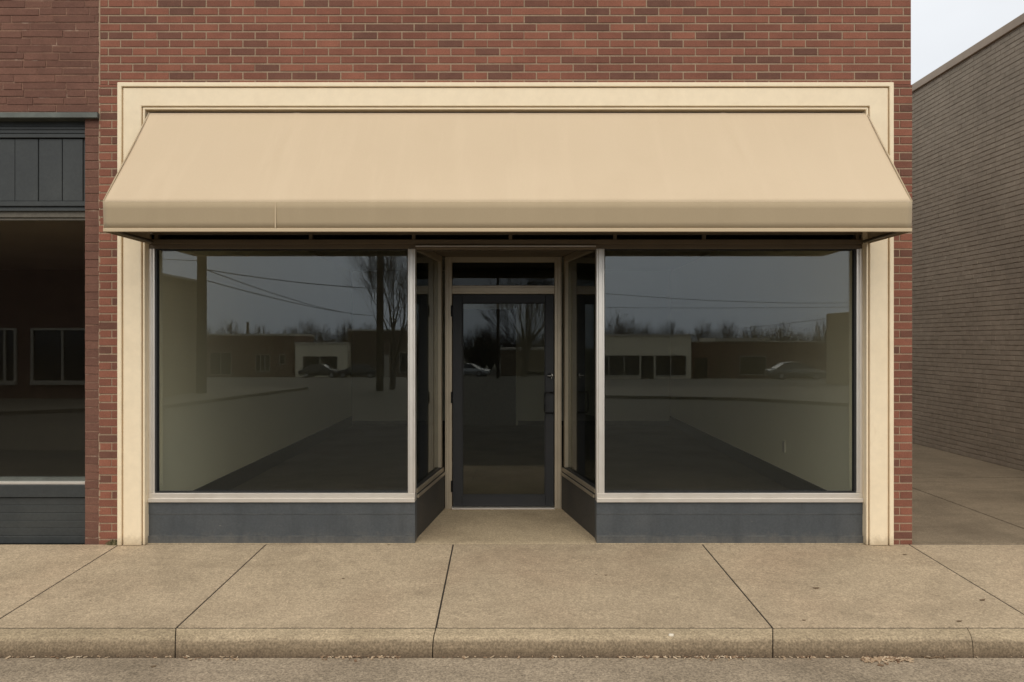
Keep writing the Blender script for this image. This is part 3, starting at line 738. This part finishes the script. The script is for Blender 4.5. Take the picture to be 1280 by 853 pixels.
m = MB(); bricks(m, (-11.0, -20.9, 0), (0,1,0), (1,0,0), [(0, 3.2, zb0, 3.72)], .2, .6, .02, zb0, jit=.003)
m.box(-12.39, -11.24, -20.9, -17.7, zb0, 3.72, 0); m.build('wall', [TANW, BRF2], e); MB().box(-12.39, -10.95, -20.95, -17.65, 3.72, 3.80).build('roof_edge', ROOFT, e)
far_building('brown_brick_building', 'low red brown brick building with small windows mirrored in the left display window', 246, 368, 420, 93, BRF, wins=((263, 289, 441, 468, 2), (320, 337, 444, 464, 3), (350, 356, 444, 455, 1)), trim=.25)
far_building('pale_shop', 'small pale flat fronted shop with two dark windows mirrored in the left display window', 369, 434, 430, 92, CREAMW, wins=((379.5, 399, 446, 462, 1), (401, 421, 446, 462, 1)), trim=.15)
far_building('dark_brick_building', 'dark brick building behind the tree mirrored in the left display window', 434.5, 560, 414, 94, BRF2, wins=((500, 513, 441, 465, 1),), door=((480.5, 486.5, 444, 480, WHITEF),), trim=.2)
def refd(px, py, d): return Vector(((px - CX) * d / F, 6.5 + 2 * (RY + .04) - d, CAMZ - (py - CY) * d / F))
far_building('low_brick_building', 'low brown building with pale roof edge mirrored in the door glass', 626, 720, 438, 93, BROWNW, dd=refd, wins=((655, 682, 464, 469, 1),), trim=.25)
far_building('pale_fascia_shop', 'shop with wide cream fascia above a dark window row mirrored in the right display window', 735, 864, 420, 72, CREAMW, wins=((742, 799, 445, 469, 3), (820, 857, 445, 469, 2)), trim=.16, door=((801.5, 817, 445, 475, FGLASS),))
e, a, b = far_building('red_roadside_building', 'long low red brown building with a pale roof strip mirrored in the right display window', 865, 1075, 428, 76, BRF, wins=((925, 957, 446, 468, 1),), trim=.12, door=((868, 884, 448, 474, FGLASS), (899, 911, 448, 474, BRF2)))
q0, q1 = refl(893, 424, 76), refl(962, 428, 76)
MB().box(q0.x, q1.x, q0.y - 6, q0.y + .3, q1.z + .122, q0.z + .1).build('roof_strip', WHITEF, e)
e = empty('tan_corner_building', (19, -30, -.3), 'blank tan wall mirrored at the right edge of the right display window', 'building')
p = refl(1033, 393, 44)
MB().box(p.x, p.x + 9, p.y, p.y + 14, -1.6, p.z + .02).build('wall', TANW, e)
# far pavements
m = MB()
def flat(poly, h=.1):
    m.prism([(x, y, tz(y) - .08) for x, y in poly], (0, 0, .08 + h))
flat([(-30,-12.4), (-30,-23.9), (-7.9,-23.9), (-9.6,-15), (-12.7,-13.1)][::-1])
flat([(2.2,-19.4), (7.3,-18.0), (9.6,-15.8), (40,-14.5), (40,-23.9), (2.2,-23.9)])
tag(m.build('far_pavement', FARC), kind='structure')
# utility poles and wires
WOOD = M('pole_wood', (.085,.066,.045), .9).blot(3, (.05,.038,.026), .4, .7, .9, vec=None).grain(12, .7, 1.2).bump(30, .5, .006).done()
WIRE = M('wire_black', (.015,.015,.015), .6).done()
def pole(px, d, r, h, lab, dd=None):
    q = (dd or refl)(px, 426, d); z0 = tz(q.y)
    e = empty('utility_pole', (q.x, q.y, z0), lab, 'utility pole', 'utility poles across the street')
    MB().tube([(q.x, q.y, z0 - .1), (q.x + .02, q.y, z0 + h * .5), (q.x, q.y, z0 + h)], [r, r * .9, r * .72], 10).build('shaft', WOOD, e, smooth=True)
    if h > 7: MB().box(q.x - 1.1, q.x + 1.1, q.y + r * .7, q.y + r * .7 + .1, z0 + h - .6, z0 + h - .48).build('crossarm', WOOD, e)
    return q
p1 = pole(251.5, 26.8, .175, 8.5, 'thick utility pole mirrored near the left edge of the left display window')
p2 = pole(474.5, 29.8, .145, 9.0, 'utility pole in front of a bare tree mirrored in the left display window')
pole(622.3, 62, .13, 10, 'thin utility pole mirrored in the door glass', refd)
pole(309.5, 95, .2, 6.6, 'short distant pole mirrored above the brick building in the left display window')
def wire(a, b, sag, lab, r=.014):
    m = MB(); n = 14; pts = []
    for i in range(n + 1):
        t = i / n; q = a.lerp(b, t); q.z -= sag * 4 * t * (1 - t); pts.append(q)
    m.tube(pts, r, 5); tag(m.build('power_line', WIRE, None, smooth=True), lab, 'wire', 'power lines over the street')
wire(refl(251, 336, 26.7), refl(474, 361, 29.7), .10, 'upper wire from the thick pole to the tree pole mirrored in the left display window')
wire(refl(251, 335, 26.7), refl(452, 394, 60), .25, 'wire falling from the thick pole to the distance mirrored in the left display window', .016)
wire(refl(251, 349, 26.7), refl(470, 395, 70), .25, 'lowest wire from the thick pole mirrored in the left display window', .017)
wire(refl(251, 326, 26.7), refl(120, 316, 28), .05, 'wire running left from the thick pole mirrored in the left display window', .01)
wire(refl(700, 362, 50), refl(1100, 378, 60), .35, 'upper faint wire across the sky mirrored in the right display window', .015)
wire(refl(700, 384, 60), refl(1120, 383, 62), .1, 'middle faint wire across the sky mirrored in the right display window', .014)
wire(refl(930, 410, 70), refl(1100, 390, 40), .05, 'short rising wire mirrored at the right of the right display window', .014)
# bare trees
BARK = M('bare_bark', (.060,.047,.035), .9).grain(8, .7, 1.3).done()
def tree_mesh(m, base, h, rad, levels, rng, spread=.55, n0=7, thin=.008, forks=1, kids=(2, 4)):
    def grow(p, d, L, r, lv):
        pts = [p]; rr = [r]; q = p.copy(); dd = d.copy(); seg = 3 if lv > 1 else 2
        for i in range(seg):
            dd = (dd + Vector((rng.gauss(0,.10), rng.gauss(0,.10), .09 + rng.gauss(0,.05)))).normalized()
            q = q + dd * L / seg; pts.append(q.copy()); rr.append(max(thin, r * (1 - .45 * (i + 1) / seg)))
        m.tube(pts, rr, n0 if lv == levels else (4 if lv > 2 else 3), cap=False)
        if lv == 0: return
        nk = rng.randint(*kids) if lv > 1 else rng.randint(3, 4)
        for c in range(nk):
            t = rng.uniform(.35, 1.0) if c else 1.0
            i = min(int(t * seg), seg - 1); s = t * seg - i
            o = pts[i].lerp(pts[i+1], s)
            a = rng.uniform(0, 6.283); tilt = rng.uniform(.25, 1.0) * spread if c else .15
            side = Vector((math.cos(a), math.sin(a), 0))
            nd = (dd * math.cos(tilt) + side * math.sin(tilt)).normalized()
            grow(o, nd, L * rng.uniform(.62, .86), max(thin, rr[min(i+1, seg)] * rng.uniform(.5, .75)), lv - 1)
    for k in range(forks):
        grow(Vector(base), Vector((rng.uniform(-.12,.12), rng.uniform(-.12,.12), 1)).normalized(), h * .30, rad, levels)
def big_tree(px, d, h, rad, lv, lab, dd=None, seed=1, spread=.55, forks=1, thin=.012, kids=(2, 4)):
    q = (dd or refl)(px, 426, d); q.z = tz(q.y) - .05
    e = empty('bare_tree', q, lab, 'tree', 'bare trees across the street')
    m = MB(); tree_mesh(m, q, h, rad, lv, random.Random(seed), spread, 8, thin, forks, kids)
    n = 8 * 4; t = MB(); c = MB()
    # the first tube is the trunk
    t.v = m.v[:n]; t.f = m.f[:24]; t.m = m.m[:24]
    c.v = m.v; c.f = m.f[24:]; c.m = m.m[24:]
    t.build('trunk', BARK, e, smooth=True); c.build('crown', BARK, e)
big_tree(490, 30.6, 7.0, .125, 5, 'large bare tree beside the utility pole mirrored in the left display window', seed=5, forks=2, thin=.005, spread=.7, kids=(3, 4))
big_tree(655, 66, 11.0, .24, 5, 'bare tree with a rounded crown mirrored in the door glass', refd, seed=8, spread=.9, forks=4)
big_tree(776, 92, 8.6, .13, 4, 'bare multi stemmed tree behind the cream fascia shop mirrored in the right display window', seed=3, spread=.75, forks=3)
big_tree(1021, 90, 9.5, .12, 3, 'thin bare sapling left of the tan wall mirrored in the right display window', seed=4, spread=.3)
def dome(m, q, h, w, rng, n):         # broad bare shrubby crown: many fine upright twigs fanning out from a low fork
    for i in range(n):
        a = rng.uniform(0, 6.283); rr_ = math.sqrt(rng.random()); tip = Vector((math.cos(a) * rr_ * w, math.sin(a) * rr_ * w, h * (1 - .42 * rr_ ** 2) * rng.uniform(.8, 1.04)))
        mid = Vector((tip.x * .38, tip.y * .38, tip.z * .52)); mid += Vector((rng.gauss(0,.2), rng.gauss(0,.2), 0))
        m.tube([q, q + mid * .5, q + mid, q + tip], [.045, .03, .02, .010], 3, cap=False)
        for k2 in range(7):
            t = rng.uniform(.1, .9); o = q + mid.lerp(tip, t); L = h * rng.uniform(.07, .16)
            d = Vector((tip.x / max(w, .1) * .6 + rng.gauss(0, .45), rng.gauss(0, .4), 1)).normalized()
            m.tube([o, o + d * L], [.014, .008], 3, cap=False)
m = MB(); rr = random.Random(11)
for px in (228, 256, 284, 318, 340, 362, 384, 406, 428, 448, 462, 520, 560, 590, 604, 612, 640, 668, 690, 742, 768, 790, 812, 838, 860, 884, 912, 936, 960, 984, 1006, 1030):
    px += rr.uniform(-5, 5); d = rr.uniform(106, 120); q = refl(px, 426, d); q.z = -2.75
    dome(m, q, rr.uniform(6.0, 7.9), rr.uniform(2.0, 3.3), rr, 130)
for px in range(205, 1085, 9):
    d = rr.uniform(110, 122); q = refl(px + rr.uniform(-4, 4), 426, d); q.z = -2.75
    dome(m, q, rr.uniform(4.4, 5.6), rr.uniform(1.2, 2.2), rr, 40)
tag(m.build('treeline', BARK), 'far bare treeline mirrored above the rooftops', 'treeline', kind='stuff')

# cars
TYRE = M('tyre_rubber', (.012,.012,.012), .8).done()
RIM = M('rim_metal', (.4,.4,.4), .35, .8).done()
LAMP = M('headlight_glass', (.6,.6,.58), .1, .3).done()
def car(px, d, face, paint_c, lab, dd=None, z=None, rot=0.0):
    q = (dd or refl)(px, 426, d); z0 = tz(q.y) if z is None else z
    e = empty('parked_car', (0, 0, 0), lab, 'car', 'cars parked across the street')
    P = M('car_paint', paint_c, .25, .4).done(); P_ = P
    body = [(-2.25,.32),(-2.28,.62),(-2.15,.84),(-1.5,.93),(1.0,.93),(1.95,.80),(2.25,.62),(2.28,.34),(1.85,.26),(-1.9,.26)]
    m = MB(); secs = [(-.86,.96,.97), (-.80,1.0,1.0), (.80,1.0,1.0), (.86,.96,.97)]
    n = len(body)
    for (y, s, zz) in ((-.88,.95,.96), (-.82,1,1), (.82,1,1), (.88,.95,.96)):
        for (x, zq) in body: m.v.append((x * s, y, .6 + (zq - .6) * zz))
    for k2 in range(3):
        for i in range(n):
            j = (i + 1) % n; m.f.append((k2*n+i, k2*n+j, (k2+1)*n+j, (k2+1)*n+i)); m.m.append(0)
    m.f.append(tuple(range(n))[::-1]); m.m.append(0); m.f.append(tuple(3*n + i for i in range(n))); m.m.append(0)
    cab = [(-1.75,.92),(-1.05,1.36),(-.45,1.44),(.25,1.42),(1.15,.92)]
    m2 = MB(); nn = len(cab)
    for (y, inn) in ((-.80, 0), (-.62, 1), (.62, 1), (.80, 0)):
        for (x, zq) in cab: m2.v.append((x, (y if zq < 1 else math.copysign(.60, y)), zq))
    b = MB()
    b.v = m2.v; 
    b.f = [(0,1,2,3,4), tuple(3*nn + i for i in (4,3,2,1,0)), (0, 3*nn, 3*nn+1, 1), (3, 3*nn+3, 3*nn+4, 4)]; b.m = [0]*4
    rf = MB(); rf.prism([(x, -.62, zq - .004) for x, zq in ((-1.08,1.36),(-.45,1.455),(.27,1.43),(.27,1.40),(-.45,1.42),(-1.05,1.33))], (0, 1.24, 0))
    for s in (-1, 1):
        for xa, za, xb2, zb2 in ((-1.75,.92,-1.05,1.37),(1.15,.92,.26,1.43),(-.35,.92,-.4,1.44)):
            rf.tube([(xa, s*.805, za), (xb2, s*.615, zb2)], .035, 5)
    objs = [m.build('body', P_, e, .03, True), b.build('windows', CARGLASS, e), rf.build('roof', P_, e)]
    for sx_ in (-1.38, 1.40):
        for sy in (-.80, .80):
            w = MB(); w.tube([(sx_, sy - .11, .33), (sx_, sy + .11, .33)], .33, 16); wo = w.build('wheel', TYRE, e)
            w = MB(); w.tube([(sx_, sy - .115, .33), (sx_, sy + .115, .33)], .20, 12); w.build('rim', RIM, wo)
    for sy in (-.62, .62):
        w = MB(); w.box(2.12, 2.27, sy - .17, sy + .17, .60, .72); w.build('headlight', LAMP, e, .02)
    e.location = (q.x, q.y, z0); e.rotation_euler = (0, 0, rot + (0 if face > 0 else math.pi))
car(402, 84, 1, (.03,.032,.035), 'dark car in front of the pale shop mirrored in the left display window', rot=.12)
car(447, 82, -1, (.02,.021,.024), 'black car left of the utility pole mirrored in the left display window', rot=-.08)
car(587, 86, 1, (.5,.51,.52), 'silver car mirrored at the left of the door glass', refd, rot=.3)
car(994, 64, 1, (.17,.17,.16), 'grey car before the red brown building mirrored in the right display window')

# ================================================================== WORLD, SUN, CAMERA
EL = 43
w = bpy.data.worlds.new('World'); S.world = w; w.use_nodes = True; t = w.node_tree; n = t.nodes
bg = n['Background']; bg.inputs['Strength'].default_value = .1
sky = n.new('ShaderNodeTexSky'); sky.sky_type = 'NISHITA'; sky.sun_disc = False
sky.sun_elevation = R(EL); sky.sun_rotation = R(180); sky.dust_density = 4; sky.air_density = 1.2
hs = n.new('ShaderNodeHueSaturation'); hs.inputs['Saturation'].default_value = .18; t.links.new(sky.outputs[0], hs.inputs['Color'])
tc = n.new('ShaderNodeTexCoord'); sp = n.new('ShaderNodeSeparateXYZ'); t.links.new(tc.outputs['Generated'], sp.inputs[0])
rp = n.new('ShaderNodeValToRGB'); t.links.new(sp.outputs['Z'], rp.inputs['Fac']); e = rp.color_ramp.elements
e[0].position = 0; e[0].color = (.745,.82,.92,1); e[1].position = 1; e[1].color = (1.0,.99,.96,1)
k2 = e.new(.30); k2.color = (.90,.93,.97,1)
nz = n.new('ShaderNodeTexNoise'); nz.inputs['Scale'].default_value = 2.6; nz.inputs['Detail'].default_value = 5
mp = n.new('ShaderNodeMapping'); mp.inputs['Scale'].default_value = (1, 1, 2.6); t.links.new(tc.outputs['Generated'], mp.inputs[0]); t.links.new(mp.outputs[0], nz.inputs['Vector'])
mr = n.new('ShaderNodeMapRange'); mr.inputs['From Min'].default_value = .3; mr.inputs['From Max'].default_value = .7; mr.inputs['To Min'].default_value = 10.1; mr.inputs['To Max'].default_value = 11.4
t.links.new(nz.outputs['Fac'], mr.inputs['Value'])
ml = n.new('ShaderNodeMix'); ml.data_type = 'RGBA'; ml.blend_type = 'MULTIPLY'; ml.inputs[0].default_value = 1
t.links.new(rp.outputs[0], ml.inputs[6]); t.links.new(mr.outputs[0], ml.inputs[7])
mx = n.new('ShaderNodeMix'); mx.data_type = 'RGBA'; mx.inputs[0].default_value = .82
t.links.new(hs.outputs[0], mx.inputs[6]); t.links.new(ml.outputs[2], mx.inputs[7]); t.links.new(mx.outputs[2], bg.inputs['Color'])
sl = bpy.data.lights.new('sun', 'SUN'); sl.energy = 1.6; sl.angle = R(60); sl.color = (1, .92, .80)
so = bpy.data.objects.new('sun', sl); C.objects.link(so); so.rotation_euler = (R(90 - EL), 0, R(0)); so.location = (0, -10, 12)
cd = bpy.data.cameras.new('camera'); cd.sensor_width = 36; cd.lens = 36 * F / 1280; cd.clip_end = 2000
co = bpy.data.objects.new('camera', cd); C.objects.link(co); co.location = (0, CAMY, CAMZ); co.rotation_euler = (R(90), 0, 0); S.camera = co
vs = S.view_settings; vs.view_transform = 'Standard'; vs.look = 'None'; vs.exposure = 0; vs.gamma = 1; vs.use_curve_mapping = False
S.render.engine = 'CYCLES'
cy = S.cycles; cy.use_denoising = True; cy.max_bounces = 10; cy.transparent_max_bounces = 24; cy.glossy_bounces = 6; cy.diffuse_bounces = 5
